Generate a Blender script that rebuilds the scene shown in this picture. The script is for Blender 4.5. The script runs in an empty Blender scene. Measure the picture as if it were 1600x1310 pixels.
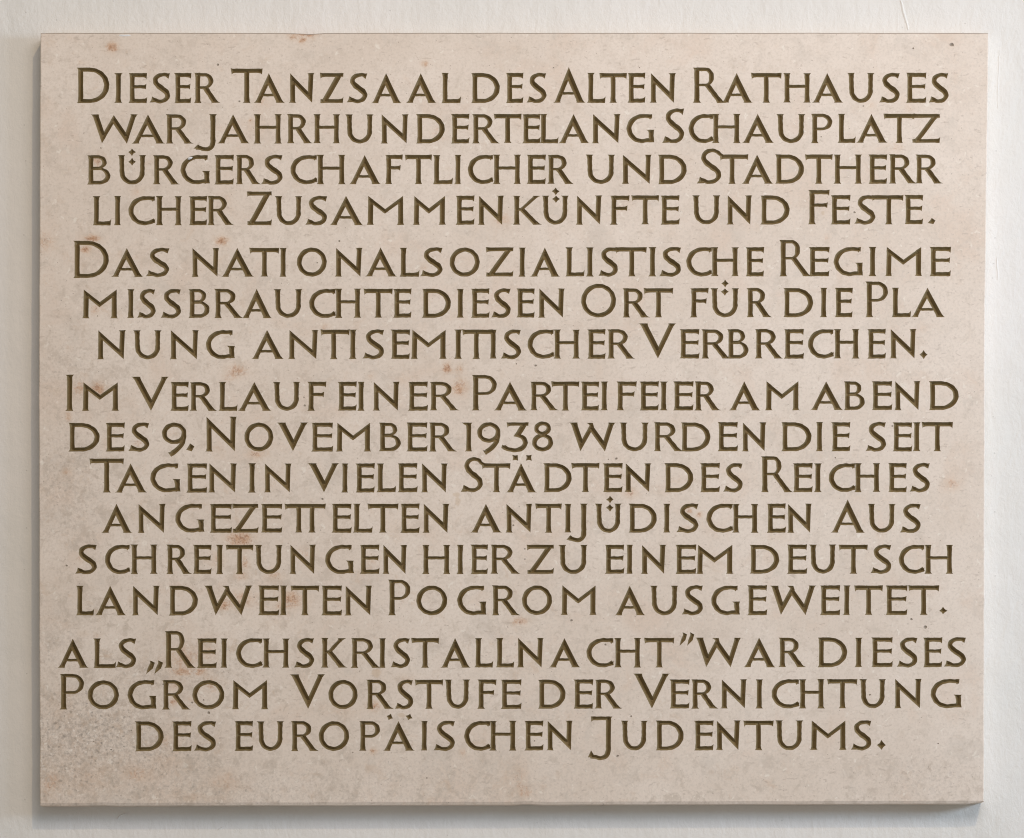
import bpy, math, random, re
import numpy as np
from mathutils import Vector
from mathutils.geometry import delaunay_2d_cdt

random.seed(7)
rng = np.random.default_rng(7)
scn = bpy.context.scene
COL = scn.collection

# ------------------------------------------------------------------ camera, light, exposure
MM = 0.001                       # one unit of the drawing below is one millimetre on the stone
CX, CY = 800.0, 655.0            # drawing point that sits at the world origin
THICK = 0.036                    # slab thickness: the wall stands this far behind the stone face
CAM_D, CAM_Z = 6.0, -1.0         # the photographer stands below the plaque and keeps the film plane upright

cam_d = bpy.data.cameras.new("camera")
cam = bpy.data.objects.new("camera", cam_d)
COL.objects.link(cam)
cam.location = (0.0, -CAM_D, CAM_Z)
cam.rotation_euler = (math.radians(90), 0, 0)
cam_d.sensor_fit = 'HORIZONTAL'
cam_d.sensor_width = 36.0
cam_d.lens = 36.0 * CAM_D / 1.6
cam_d.shift_y = -CAM_Z / 1.6
cam_d.clip_start = 0.1
cam_d.clip_end = 100
scn.camera = cam

world = bpy.data.worlds.new("World")
scn.world = world
world.use_nodes = True
bg = world.node_tree.nodes["Background"]
bg.inputs[0].default_value = (1.0, 0.95, 0.87, 1)
bg.inputs[1].default_value = 0.265


def area(name, loc, target, sx, sy, power, color, shape='RECTANGLE'):
    d = bpy.data.lights.new(name, 'AREA')
    d.shape = shape
    d.size = sx
    if shape in ('RECTANGLE', 'ELLIPSE'):
        d.size_y = sy
    d.energy = power
    d.color = color
    o = bpy.data.objects.new(name, d)
    COL.objects.link(o)
    o.location = loc
    o.rotation_euler = (Vector(target) - Vector(loc)).to_track_quat('-Z', 'Y').to_euler()
    return o


# warm lamp high on the right: the sharp shadow under the slab and along its left side
area("passage_lamp", (2.35, -6.4, 6.0), (0.0, 0, 0), 0.24, 0.24, 148, (1.0, 0.75, 0.44), 'DISK')
# daylight from the open end of the passage on the right: the wide soft shadow on the left
area("passage_opening", (4.0, -1.75, 0.35), (-0.2, 0, 0.5), 2.6, 0.7, 101, (0.60, 0.78, 1.0))
# soft pale fill added above and in front, for the top-to-bottom falloff
area("top_fill", (0.8, -2.8, 1.55), (0.1, 0, 0.2), 2.4, 1.1, 34, (1.0, 0.93, 0.94))

scn.view_settings.view_transform = 'Standard'
scn.view_settings.look = 'None'
scn.view_settings.gamma = 1
scn.view_settings.exposure = 0.10
scn.view_settings.use_curve_mapping = False
scn.render.engine = 'CYCLES'
scn.cycles.max_bounces = 6
scn.cycles.filter_width = 1.1


# ------------------------------------------------------------------ node helpers
def new_mat(name):
    m = bpy.data.materials.new(name)
    m.use_nodes = True
    nt = m.node_tree
    b = nt.nodes["Principled BSDF"]
    return m, nt, b


def N(nt, typ, **kw):
    n = nt.nodes.new(typ)
    for k, v in kw.items():
        setattr(n, k, v)
    return n


def noise(nt, vec, scale, detail=3, rough=0.55, dist=0.0):
    n = N(nt, "ShaderNodeTexNoise")
    n.inputs["Scale"].default_value = scale
    n.inputs["Detail"].default_value = detail
    n.inputs["Roughness"].default_value = rough
    n.inputs["Distortion"].default_value = dist
    nt.links.new(vec, n.inputs["Vector"])
    return n.outputs["Fac"]


def ramp(nt, fac, stops):
    r = N(nt, "ShaderNodeMapRange")
    r.inputs["From Min"].default_value = stops[0]
    r.inputs["From Max"].default_value = stops[1]
    r.inputs["To Min"].default_value = stops[2]
    r.inputs["To Max"].default_value = stops[3]
    r.interpolation_type = 'SMOOTHSTEP'
    nt.links.new(fac, r.inputs["Value"])
    return r.outputs["Result"]


def mix(nt, fac, a, b, mode='MIX'):
    m = N(nt, "ShaderNodeMix", data_type='RGBA', blend_type=mode)
    for s, v in ((m.inputs[0], fac), (m.inputs[6], a), (m.inputs[7], b)):
        if isinstance(v, (int, float)):
            s.default_value = v
        elif isinstance(v, tuple):
            s.default_value = (*v, 1)
        else:
            nt.links.new(v, s)
    return m.outputs[2]


def math_n(nt, op, a, b=None):
    m = N(nt, "ShaderNodeMath", operation=op)
    for s, v in ((m.inputs[0], a), (m.inputs[1], b)):
        if v is None:
            continue
        if isinstance(v, (int, float)):
            s.default_value = v
        else:
            nt.links.new(v, s)
    return m.outputs[0]


def mapped(nt, scale=(1, 1, 1), loc=(0, 0, 0), rot=(0, 0, 0)):
    tc = N(nt, "ShaderNodeTexCoord")
    mp = N(nt, "ShaderNodeMapping")
    mp.inputs["Scale"].default_value = scale
    mp.inputs["Location"].default_value = loc
    mp.inputs["Rotation"].default_value = rot
    nt.links.new(tc.outputs["Object"], mp.inputs["Vector"])
    return mp.outputs["Vector"]


def bump(nt, b, height, strength, dist):
    bp = N(nt, "ShaderNodeBump")
    bp.inputs["Strength"].default_value = strength
    bp.inputs["Distance"].default_value = dist
    nt.links.new(height, bp.inputs["Height"])
    nt.links.new(bp.outputs["Normal"], b.inputs["Normal"])


# ------------------------------------------------------------------ materials
def specks(nt, vec, scale, r0, r1, keep, strength):
    """round specks: one per cell of a flat Voronoi, only the share 1-keep of the cells"""
    vo = N(nt, "ShaderNodeTexVoronoi", voronoi_dimensions='2D')
    vo.inputs["Scale"].default_value = scale
    nt.links.new(vec, vo.inputs["Vector"])
    rnd = N(nt, "ShaderNodeSeparateColor")
    nt.links.new(vo.outputs["Color"], rnd.inputs[0])
    spot = ramp(nt, vo.outputs["Distance"], (r0, r1, 1, 0))
    return math_n(nt, 'MULTIPLY', spot, ramp(nt, rnd.outputs[0], (keep, 1.0, 0, strength)))


def warped(nt, vec, scale, amount):
    n = N(nt, "ShaderNodeTexNoise")
    n.inputs["Scale"].default_value = scale
    n.inputs["Detail"].default_value = 3
    nt.links.new(vec, n.inputs["Vector"])
    m = N(nt, "ShaderNodeVectorMath", operation='MULTIPLY_ADD')
    nt.links.new(n.outputs["Color"], m.inputs[0])
    m.inputs[1].default_value = (amount, amount, amount)
    nt.links.new(vec, m.inputs[2])
    return m.outputs[0]


def stone_material():
    m, nt, b = new_mat("limestone")
    HALF = math.pi/2
    v = mapped(nt)
    v2 = mapped(nt, loc=(3.1, 1.7, 5.3))
    v3 = mapped(nt, loc=(-7.3, 4.7, 1.9))
    f1 = mapped(nt, rot=(HALF, 0, 0))
    f2 = mapped(nt, rot=(HALF, 0, 0.5), loc=(5, 3, 1))
    f3 = mapped(nt, rot=(HALF, 0, -0.3), loc=(9, 7, 1), scale=(1, 1, 2.2))
    base = mix(nt, ramp(nt, noise(nt, v, 4.5, 4, 0.6, 0.3), (0.33, 0.67, 0, 1)), (0.769, 0.663, 0.567), (0.831, 0.731, 0.639))
    gm = N(nt, "ShaderNodeAttribute", attribute_name="grain")
    st = N(nt, "ShaderNodeAttribute", attribute_name="stain")
    tn = N(nt, "ShaderNodeAttribute", attribute_name="tan")
    old = N(nt, "ShaderNodeAttribute", attribute_name="mottle")
    # cloudy pinkish and greyish drifts
    base = mix(nt, ramp(nt, noise(nt, v2, 11, 5, 0.65, 0.5), (0.50, 0.70, 0, 0.6)), base, (0.762, 0.62, 0.51))
    base = mix(nt, ramp(nt, noise(nt, v3, 16, 6, 0.7, 0.6), (0.52, 0.70, 0, 0.65)), base, (0.682, 0.604, 0.525))
    # blotches a centimetre or two across, stronger on the older looking left side
    bl = math_n(nt, 'MULTIPLY', ramp(nt, noise(nt, warped(nt, v2, 30, .02), 46, 5, 0.7, 0.4), (0.50, 0.66, 0, 0.75)), old.outputs["Fac"])
    base = mix(nt, bl, base, (0.564, 0.48, 0.397))
    bl = math_n(nt, 'MULTIPLY', ramp(nt, noise(nt, warped(nt, v3, 24, .03), 34, 6, 0.72, 0.4), (0.55, 0.72, 0, 0.7)), old.outputs["Fac"])
    base = mix(nt, bl, base, (0.65, 0.491, 0.362))
    # fine grain of little shells and grains
    base = mix(nt, ramp(nt, noise(nt, v2, 95, 4, 0.75), (0.53, 0.74, 0, 0.5)), base, (0.58, 0.496, 0.407))
    base = mix(nt, ramp(nt, noise(nt, v3, 130, 3, 0.65), (0.58, 0.76, 0, 0.6)), base, (0.917, 0.83, 0.735))
    base = mix(nt, ramp(nt, noise(nt, v3, 240, 2, 0.6), (0.42, 0.75, 0, 0.32)), base, (0.538, 0.469, 0.397))
    # shell fragments: short curved flecks
    fl = specks(nt, warped(nt, f3, 55, .035), 55, 0.05, 0.22, 0.55, 0.5)
    base = mix(nt, fl, base, (0.5, 0.415, 0.345))
    fl2 = specks(nt, warped(nt, f2, 60, .03), 62, 0.04, 0.20, 0.62, 0.6)
    base = mix(nt, fl2, base, (0.93, 0.863, 0.767))
    # dirty, coarser grained zone
    g1 = ramp(nt, noise(nt, v, 150, 5, 0.8), (0.42, 0.64, 0, 0.8))
    base = mix(nt, math_n(nt, 'MULTIPLY', g1, gm.outputs["Fac"]), base, (0.4, 0.35, 0.305))
    g2 = ramp(nt, noise(nt, v3, 60, 5, 0.75), (0.45, 0.68, 0, 0.6))
    base = mix(nt, math_n(nt, 'MULTIPLY', g2, gm.outputs["Fac"]), base, (0.564, 0.427, 0.319))
    g3 = specks(nt, warped(nt, f1, 70, .012), 120, 0.08, 0.32, 0.45, 0.85)
    base = mix(nt, math_n(nt, 'MULTIPLY', g3, gm.outputs["Fac"]), base, (0.3, 0.26, 0.22))
    g4 = specks(nt, warped(nt, f2, 70, .012), 105, 0.06, 0.26, 0.6, 0.8)
    base = mix(nt, math_n(nt, 'MULTIPLY', g4, gm.outputs["Fac"]), base, (0.917, 0.851, 0.767))
    # rust: a tan halo, broken freckles, a few dark red-brown grains
    wv = warped(nt, v2, 60, .018)
    sw = math_n(nt, 'MULTIPLY', ramp(nt, noise(nt, wv, 60, 5, 0.75), (0.36, 0.60, 0.17, 0.75)), st.outputs["Fac"])
    base = mix(nt, sw, base, (0.703, 0.512, 0.362))
    sn = noise(nt, wv, 130, 6, 0.85, 0.6)
    sm = ramp(nt, math_n(nt, 'ADD', math_n(nt, 'MULTIPLY', sn, 2.0), math_n(nt, 'MULTIPLY', st.outputs["Fac"], 0.65)), (1.18, 1.66, 0, 0.68))
    sm = math_n(nt, 'MULTIPLY', sm, ramp(nt, st.outputs["Fac"], (0.08, 0.5, 0, 1)))
    base = mix(nt, sm, base, (0.595, 0.332, 0.18))
    sd = ramp(nt, math_n(nt, 'ADD', math_n(nt, 'MULTIPLY', noise(nt, v3, 190, 5, 0.8), 2.0), math_n(nt, 'MULTIPLY', st.outputs["Fac"], 0.6)), (1.28, 1.7, 0, 0.8))
    sd = math_n(nt, 'MULTIPLY', sd, ramp(nt, st.outputs["Fac"], (0.15, 0.6, 0, 1)))
    base = mix(nt, sd, base, (0.33, 0.16, 0.09))
    # tan patches
    base = mix(nt, ramp(nt, tn.outputs["Fac"], (0.25, 0.6, 0, 0.5)), base, (0.64, 0.496, 0.357))
    # pores, fine and medium
    p1 = specks(nt, warped(nt, f2, 90, .006), 38, 0.012, 0.045, 0.5, 0.55)
    p2 = specks(nt, warped(nt, f1, 120, .005), 75, 0.015, 0.075, 0.55, 0.55)
    base = mix(nt, p2, base, (0.4, 0.315, 0.25))
    base = mix(nt, p1, base, (0.26, 0.205, 0.165))
    nt.links.new(base, b.inputs["Base Color"])
    rr = ramp(nt, noise(nt, v3, 20, 4, 0.6), (0.35, 0.7, 0.42, 0.62))
    nt.links.new(rr, b.inputs["Roughness"])
    b.inputs["Specular IOR Level"].default_value = 0.35
    h = math_n(nt, 'ADD', math_n(nt, 'MULTIPLY', noise(nt, v, 160, 4, 0.65), 0.6), math_n(nt, 'MULTIPLY', p1, -1.2))
    h = math_n(nt, 'ADD', h, math_n(nt, 'MULTIPLY', p2, -0.8))
    h = math_n(nt, 'ADD', h, math_n(nt, 'MULTIPLY', math_n(nt, 'MULTIPLY', noise(nt, v2, 240, 3, 0.7), 2.0), gm.outputs["Fac"]))
    bump(nt, b, h, 0.35, 0.0007)
    return m


def groove_material():
    m, nt, b = new_mat("groove_paint")
    v = mapped(nt)
    v2 = mapped(nt, loc=(2, 9, 4))
    c = mix(nt, ramp(nt, noise(nt, v, 26, 3), (0.3, 0.7, 0, 1)), (0.182, 0.128, 0.053), (0.234, 0.169, 0.078))
    c = mix(nt, ramp(nt, noise(nt, v2, 210, 4, 0.7), (0.56, 0.78, 0, 0.55)), c, (0.27, 0.215, 0.13))
    c = mix(nt, ramp(nt, noise(nt, v, 120, 3, 0.7), (0.58, 0.8, 0, 0.5)), c, (0.07, 0.052, 0.028))
    lip = N(nt, "ShaderNodeAttribute", attribute_name="lip")     # paler towards the cut edge, broken up by noise
    lip_mix = ramp(nt, math_n(nt, 'ADD', lip.outputs["Fac"], math_n(nt, 'MULTIPLY', noise(nt, v, 140, 4, 0.7), 0.9)), (0.85, 1.45, 0, 0.45))
    c = mix(nt, lip_mix, c, (0.33, 0.275, 0.195))
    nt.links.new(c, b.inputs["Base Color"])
    b.inputs["Roughness"].default_value = 0.6
    b.inputs["Specular IOR Level"].default_value = 0.3
    bump(nt, b, noise(nt, v2, 300, 3, 0.6), 0.35, 0.0006)
    return m


def pit_material():
    m, nt, b = new_mat("pit_dirt")
    c = mix(nt, noise(nt, mapped(nt), 200, 2), (0.27, 0.23, 0.19), (0.42, 0.35, 0.28))
    nt.links.new(c, b.inputs["Base Color"])
    b.inputs["Roughness"].default_value = 0.9
    return m


def wall_material():
    m, nt, b = new_mat("wall_paint")
    v = mapped(nt)
    vs = mapped(nt, scale=(1, 1, 0.45))
    vd = mapped(nt, scale=(1, 1, 0.3), rot=(0, 0.25, 0), loc=(4, 2, 1))
    c = mix(nt, ramp(nt, noise(nt, v, 3, 3), (0.35, 0.65, 0, 1)), (0.79, 0.775, 0.74), (0.825, 0.805, 0.775))
    c = mix(nt, ramp(nt, noise(nt, vs, 30, 4, 0.6), (0.5, 0.75, 0, 0.25)), c, (0.78, 0.75, 0.725))
    spk = specks(nt, mapped(nt, rot=(math.pi/2, 0, 0)), 21, 0.012, 0.035, 0.6, 0.4)
    c = mix(nt, spk, c, (0.36, 0.34, 0.31))
    nt.links.new(c, b.inputs["Base Color"])
    b.inputs["Roughness"].default_value = 0.6
    b.inputs["Specular IOR Level"].default_value = 0.25
    h = math_n(nt, 'ADD', math_n(nt, 'MULTIPLY', noise(nt, vs, 85, 5, 0.65, 0.6), 0.9), math_n(nt, 'MULTIPLY', noise(nt, vd, 34, 3, 0.5, 0.6), 1.0))
    h = math_n(nt, 'ADD', h, math_n(nt, 'MULTIPLY', noise(nt, v, 11, 3, 0.5), 3.5))
    h = math_n(nt, 'ADD', h, math_n(nt, 'MULTIPLY', noise(nt, v, 210, 4, 0.6), 0.45))
    bump(nt, b, h, 0.34, 0.0035)
    return m


def plain(name, col, rough=0.7):
    m, nt, b = new_mat(name)
    c = mix(nt, noise(nt, mapped(nt), 180, 3), tuple(x * 0.85 for x in col), col)
    nt.links.new(c, b.inputs["Base Color"])
    b.inputs["Roughness"].default_value = rough
    return m


STONE = stone_material()
GROOVE = groove_material()
PIT = pit_material()
WALL = wall_material()
TOP_ARRIS = plain("arris_dark", (0.36, 0.30, 0.25))  # darker grey-brown for the bevel faces along the top edge
PLASTER = plain("plaster_white", (0.86, 0.86, 0.86))


def mesh_obj(name, verts, faces, mats, parent=None, face_mats=None):
    me = bpy.data.meshes.new(name)
    me.from_pydata([tuple(map(float, p)) for p in verts], [], [tuple(map(int, f)) for f in faces])
    for m in mats:
        me.materials.append(m)
    if face_mats is not None:
        me.polygons.foreach_set("material_index", np.asarray(face_mats, dtype=np.int32))
    me.update()
    o = bpy.data.objects.new(name, me)
    COL.objects.link(o)
    if parent is not None:
        o.parent = parent
    return o


def W(x, y, depth=0.0):
    """drawing point (mm, y down) and depth into the stone -> world"""
    return ((x - CX) * MM, depth * MM, (CY - y) * MM)


# ------------------------------------------------------------------ the wall
wx, wz0, wz1 = 3.2, -3.2, 3.0
bm_v = [(-wx, THICK, wz0), (wx, THICK, wz0), (wx, THICK, wz1), (-wx, THICK, wz1),
        (-wx, THICK + .3, wz0), (wx, THICK + .3, wz0), (wx, THICK + .3, wz1), (-wx, THICK + .3, wz1)]
bm_f = [(0, 1, 2, 3), (1, 5, 6, 2), (5, 4, 7, 6), (4, 0, 3, 7), (3, 2, 6, 7), (4, 5, 1, 0)]
wall = mesh_obj("plaster_wall", bm_v, bm_f, [WALL])
wall["label"] = "off-white painted plaster wall with brush marks behind the stone plaque"
wall["category"] = "wall"

# ------------------------------------------------------------------ letter drawing (y down, mm)
S = 7.8        # stem width


def flare(d, reach=3.2):
    return 0.78 * np.maximum(0, 1 - d / reach) ** 1.6 + 0.22 * np.exp(-d / 6.0)


class Pen:
    def __init__(self):
        self.polys, self.lines = [], []

    def P(self, *pts):
        self.polys.append(np.array(pts, float))

    def V(self, xt, yt, xb, yb, w, ft=(0, 0), fb=(0, 0)):
        """near vertical stroke, horizontal ends, serif flares (left, right) at top and bottom"""
        H = yb - yt
        d = np.unique(np.concatenate([np.array([0, .8, 1.7, 2.8, 4.5, 7, 11]), H - np.array([0, .8, 1.7, 2.8, 4.5, 7, 11]), [H / 2]]))
        d = d[(d >= 0) & (d <= H)]
        x = xt + (xb - xt) * d / H
        waist = w / 2 - 0.22 * np.sin(np.pi * d / H)
        lf = x - waist - ft[0] * flare(d) - fb[0] * flare(H - d)
        rt = x + waist + ft[1] * flare(d) + fb[1] * flare(H - d)
        y = yt + d
        self.polys.append(np.concatenate([np.stack([lf, y], 1), np.stack([rt, y], 1)[::-1]]))
        t = np.linspace(0, 1, max(3, int(H / 0.8)))
        self.lines.append(np.stack([xt + (xb - xt) * t, yt + H * t], 1))

    def H(self, xl, xr, y, w, fl=(0, 0), fr=(0, 0), cl=0.0, cr=0.0, yr=None):
        """near horizontal stroke; flares (up, down) at both ends; cl / cr slant the end cuts"""
        Ln = xr - xl
        yr = y if yr is None else yr
        d = np.unique(np.concatenate([[0, 1, 2, 3.4, 5.5, 9], Ln - np.array([0, 1, 2, 3.4, 5.5, 9]), [Ln / 2]]))
        d = d[(d >= 0) & (d <= Ln)]
        yy = y + (yr - y) * d / Ln
        k = 4.2
        up = yy - w / 2 - fl[0] * flare(d, k) - fr[0] * flare(Ln - d, k)
        dn = yy + w / 2 + fl[1] * flare(d, k) + fr[1] * flare(Ln - d, k)
        xu, xd = xl + d, xl + d.copy()
        xu = xu.copy()
        if cl > 0: xd[0] += cl
        if cl < 0: xu[0] += -cl
        if cr > 0: xd[-1] -= cr
        if cr < 0: xu[-1] -= -cr
        xd, xu = np.maximum.accumulate(xd), np.maximum.accumulate(xu)
        xd[:-1] = np.minimum(xd[:-1], xd[-1]); xu[:-1] = np.minimum(xu[:-1], xu[-1])
        self.polys.append(np.concatenate([np.stack([xu, up], 1), np.stack([xd, dn], 1)[::-1]]))
        t = np.linspace(0, 1, max(3, int(Ln / 0.8)))
        self.lines.append(np.stack([xl + Ln * t, y + (yr - y) * t], 1))

    def C(self, pts, hw, n=9):
        """smooth ribbon through pts with half widths hw"""
        p = np.array(pts, float)
        h = np.array(hw, float)
        e = np.concatenate([[2 * p[0] - p[1]], p, [2 * p[-1] - p[-2]]])
        eh = np.concatenate([[h[0]], h, [h[-1]]])
        out, oh = [], []
        for i in range(1, len(e) - 2):
            a, b, c, d = e[i - 1], e[i], e[i + 1], e[i + 2]
            t1 = np.linalg.norm(b - a) ** .5; t2 = np.linalg.norm(c - b) ** .5; t3 = np.linalg.norm(d - c) ** .5
            m1 = ((b - a) / t1 - (c - a) / (t1 + t2) + (c - b) / t2) * t2
            m2 = ((c - b) / t2 - (d - b) / (t2 + t3) + (d - c) / t3) * t2
            for s in np.arange(n) / n:
                h00 = 2*s**3-3*s**2+1; h10 = s**3-2*s**2+s; h01 = -2*s**3+3*s**2; h11 = s**3-s**2
                out.append(h00*b + h10*m1 + h01*c + h11*m2)
                oh.append(eh[i] + (eh[i+1]-eh[i]) * (3*s*s-2*s**3))
        out.append(p[-1]); oh.append(h[-1])
        self.ribbon(np.array(out), np.array(oh))

    def ribbon(self, q, h):
        t = np.gradient(q, axis=0)
        t /= np.linalg.norm(t, axis=1)[:, None] + 1e-9
        nrm = np.stack([-t[:, 1], t[:, 0]], 1)
        self.polys.append(np.concatenate([q + nrm * h[:, None], (q - nrm * h[:, None])[::-1]]))
        seg = np.concatenate([[0], np.cumsum(np.linalg.norm(np.diff(q, axis=0), axis=1))])
        s = np.arange(0, seg[-1], 0.8)
        self.lines.append(np.stack([np.interp(s, seg, q[:, 0]), np.interp(s, seg, q[:, 1])], 1))

    def ring(self, x0, y0, x1, y1, hs, ht, tilt=0.25):
        """closed bowl; hs / ht half widths at the sides and at top and bottom"""
        cx, cy, rx, ry = (x0+x1)/2, (y0+y1)/2, (x1-x0)/2, (y1-y0)/2
        for a0 in (0, math.pi):
            a = np.linspace(a0 - .06, a0 + math.pi + .06, 34)
            h = ht + (hs - ht) * np.cos(a - tilt) ** 2
            self.ribbon(np.stack([cx + (rx - h) * np.cos(a), cy + (ry - h) * np.sin(a)], 1), h)

    def bowl(self, x0, yt, xc, xr, yb, ht, hs, hb, n=26):
        """D-like bowl: from x0 along the top to xc, round to the right edge xr, back along the bottom"""
        a = np.linspace(-math.pi/2, math.pi/2, n)
        c2 = np.cos(a) ** 2
        h = np.where(a < 0, ht, hb) * (1 - c2) + hs * c2
        cy = (yt + yb) / 2
        ry = (yb - yt) / 2
        x = xc + (xr - xc - h) * np.cos(a)
        y = cy + (ry - h) * np.sin(a)
        q = np.concatenate([[[x0, yt + ht]], np.stack([x, y], 1), [[x0, yb - hb]]])
        h = np.concatenate([[ht], h, [hb]])
        self.ribbon(q, h)

    def zig(self, pts, ws, f0=(0, 0), f1=(0, 0)):
        """zigzag of straight strokes with pointed corners; horizontal widths ws; free ends flared"""
        n = len(ws)
        quads = []
        for i in range(n):
            (xa, ya), (xb, yb), w = pts[i], pts[i+1], ws[i]
            a = (xa, xa + w) if i == 0 else (xa - w, xa)
            b = (xb - w, xb) if i == n-1 else (xb, xb + w)
            quads.append(dict(La=(a[0], ya), Ra=(a[1], ya), Lb=(b[0], yb), Rb=(b[1], yb)))

        def clip(poly, p, q, keep):
            out = []
            p, q = np.array(p), np.array(q)
            if q[1] < p[1]:
                p, q = q, p
            d = q - p
            sd = [keep * (d[0]*(v[1]-p[1]) - d[1]*(v[0]-p[0])) for v in poly]   # >0: left of the line (y down)
            for k in range(len(poly)):
                v, u = np.array(poly[k]), np.array(poly[(k+1) % len(poly)])
                a, b = sd[k], sd[(k+1) % len(poly)]
                if a >= 0: out.append(v)
                if a * b < 0: out.append(v + (u-v) * a/(a-b))
            return out
        for i, q in enumerate(quads):
            poly = [q["La"], q["Ra"], q["Rb"], q["Lb"]]
            if i < n-1:
                r = quads[i+1]; poly = clip(poly, r["Ra"], r["Rb"], 1)
            if i > 0:
                r = quads[i-1]; poly = clip(poly, r["La"], r["Lb"], -1)
            if len(poly) > 2:
                self.polys.append(np.array(poly))
            m0 = (np.array(q["La"])+np.array(q["Ra"]))/2; m1 = (np.array(q["Lb"])+np.array(q["Rb"]))/2
            t = np.linspace(0, 1, max(3, int(np.linalg.norm(m1-m0)/.8)))[:, None]
            self.lines.append(m0 + (m1-m0)*t)

        def foot(xl, xr, y, slope, up, f):
            # slope = dx per unit towards the inside of the letter (up = -1 going up from a bottom end)
            for x, s, o in ((xl, -1, f[0]), (xr, 1, f[1])):
                if o > 0:
                    i_ = -s * 1.2
                    self.P((x + s*o, y), (x + s*o*.35 + slope*1.3, y + up*1.3), (x + slope*4.5, y + up*4.5), (x + i_ + slope*4.5, y + up*4.5), (x + i_, y))
        q = quads[0]; up = -1 if pts[1][1] < pts[0][1] else 1
        foot(q["La"][0], q["Ra"][0], pts[0][1], (q["Lb"][0]-q["La"][0])/abs(pts[1][1]-pts[0][1]), up, f0)
        q = quads[-1]; up = -1 if pts[-2][1] < pts[-1][1] else 1
        foot(q["Lb"][0], q["Rb"][0], pts[-1][1], (q["La"][0]-q["Lb"][0])/abs(pts[-2][1]-pts[-1][1]), up, f1)

    def dot(self, x, y, rx, ry, k=0.55, rot=0.0):
        pts = []
        for i in range(8):
            a = i*math.pi/4 + rot
            r = 1 if i % 2 == 0 else 0.707*k + .16
            r *= random.uniform(.93, 1.07)
            pts.append((x + rx*r*math.cos(a), y + ry*r*math.sin(a)))
        self.P(*pts)
        self.lines.append(np.array([(x, y)]))


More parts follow.
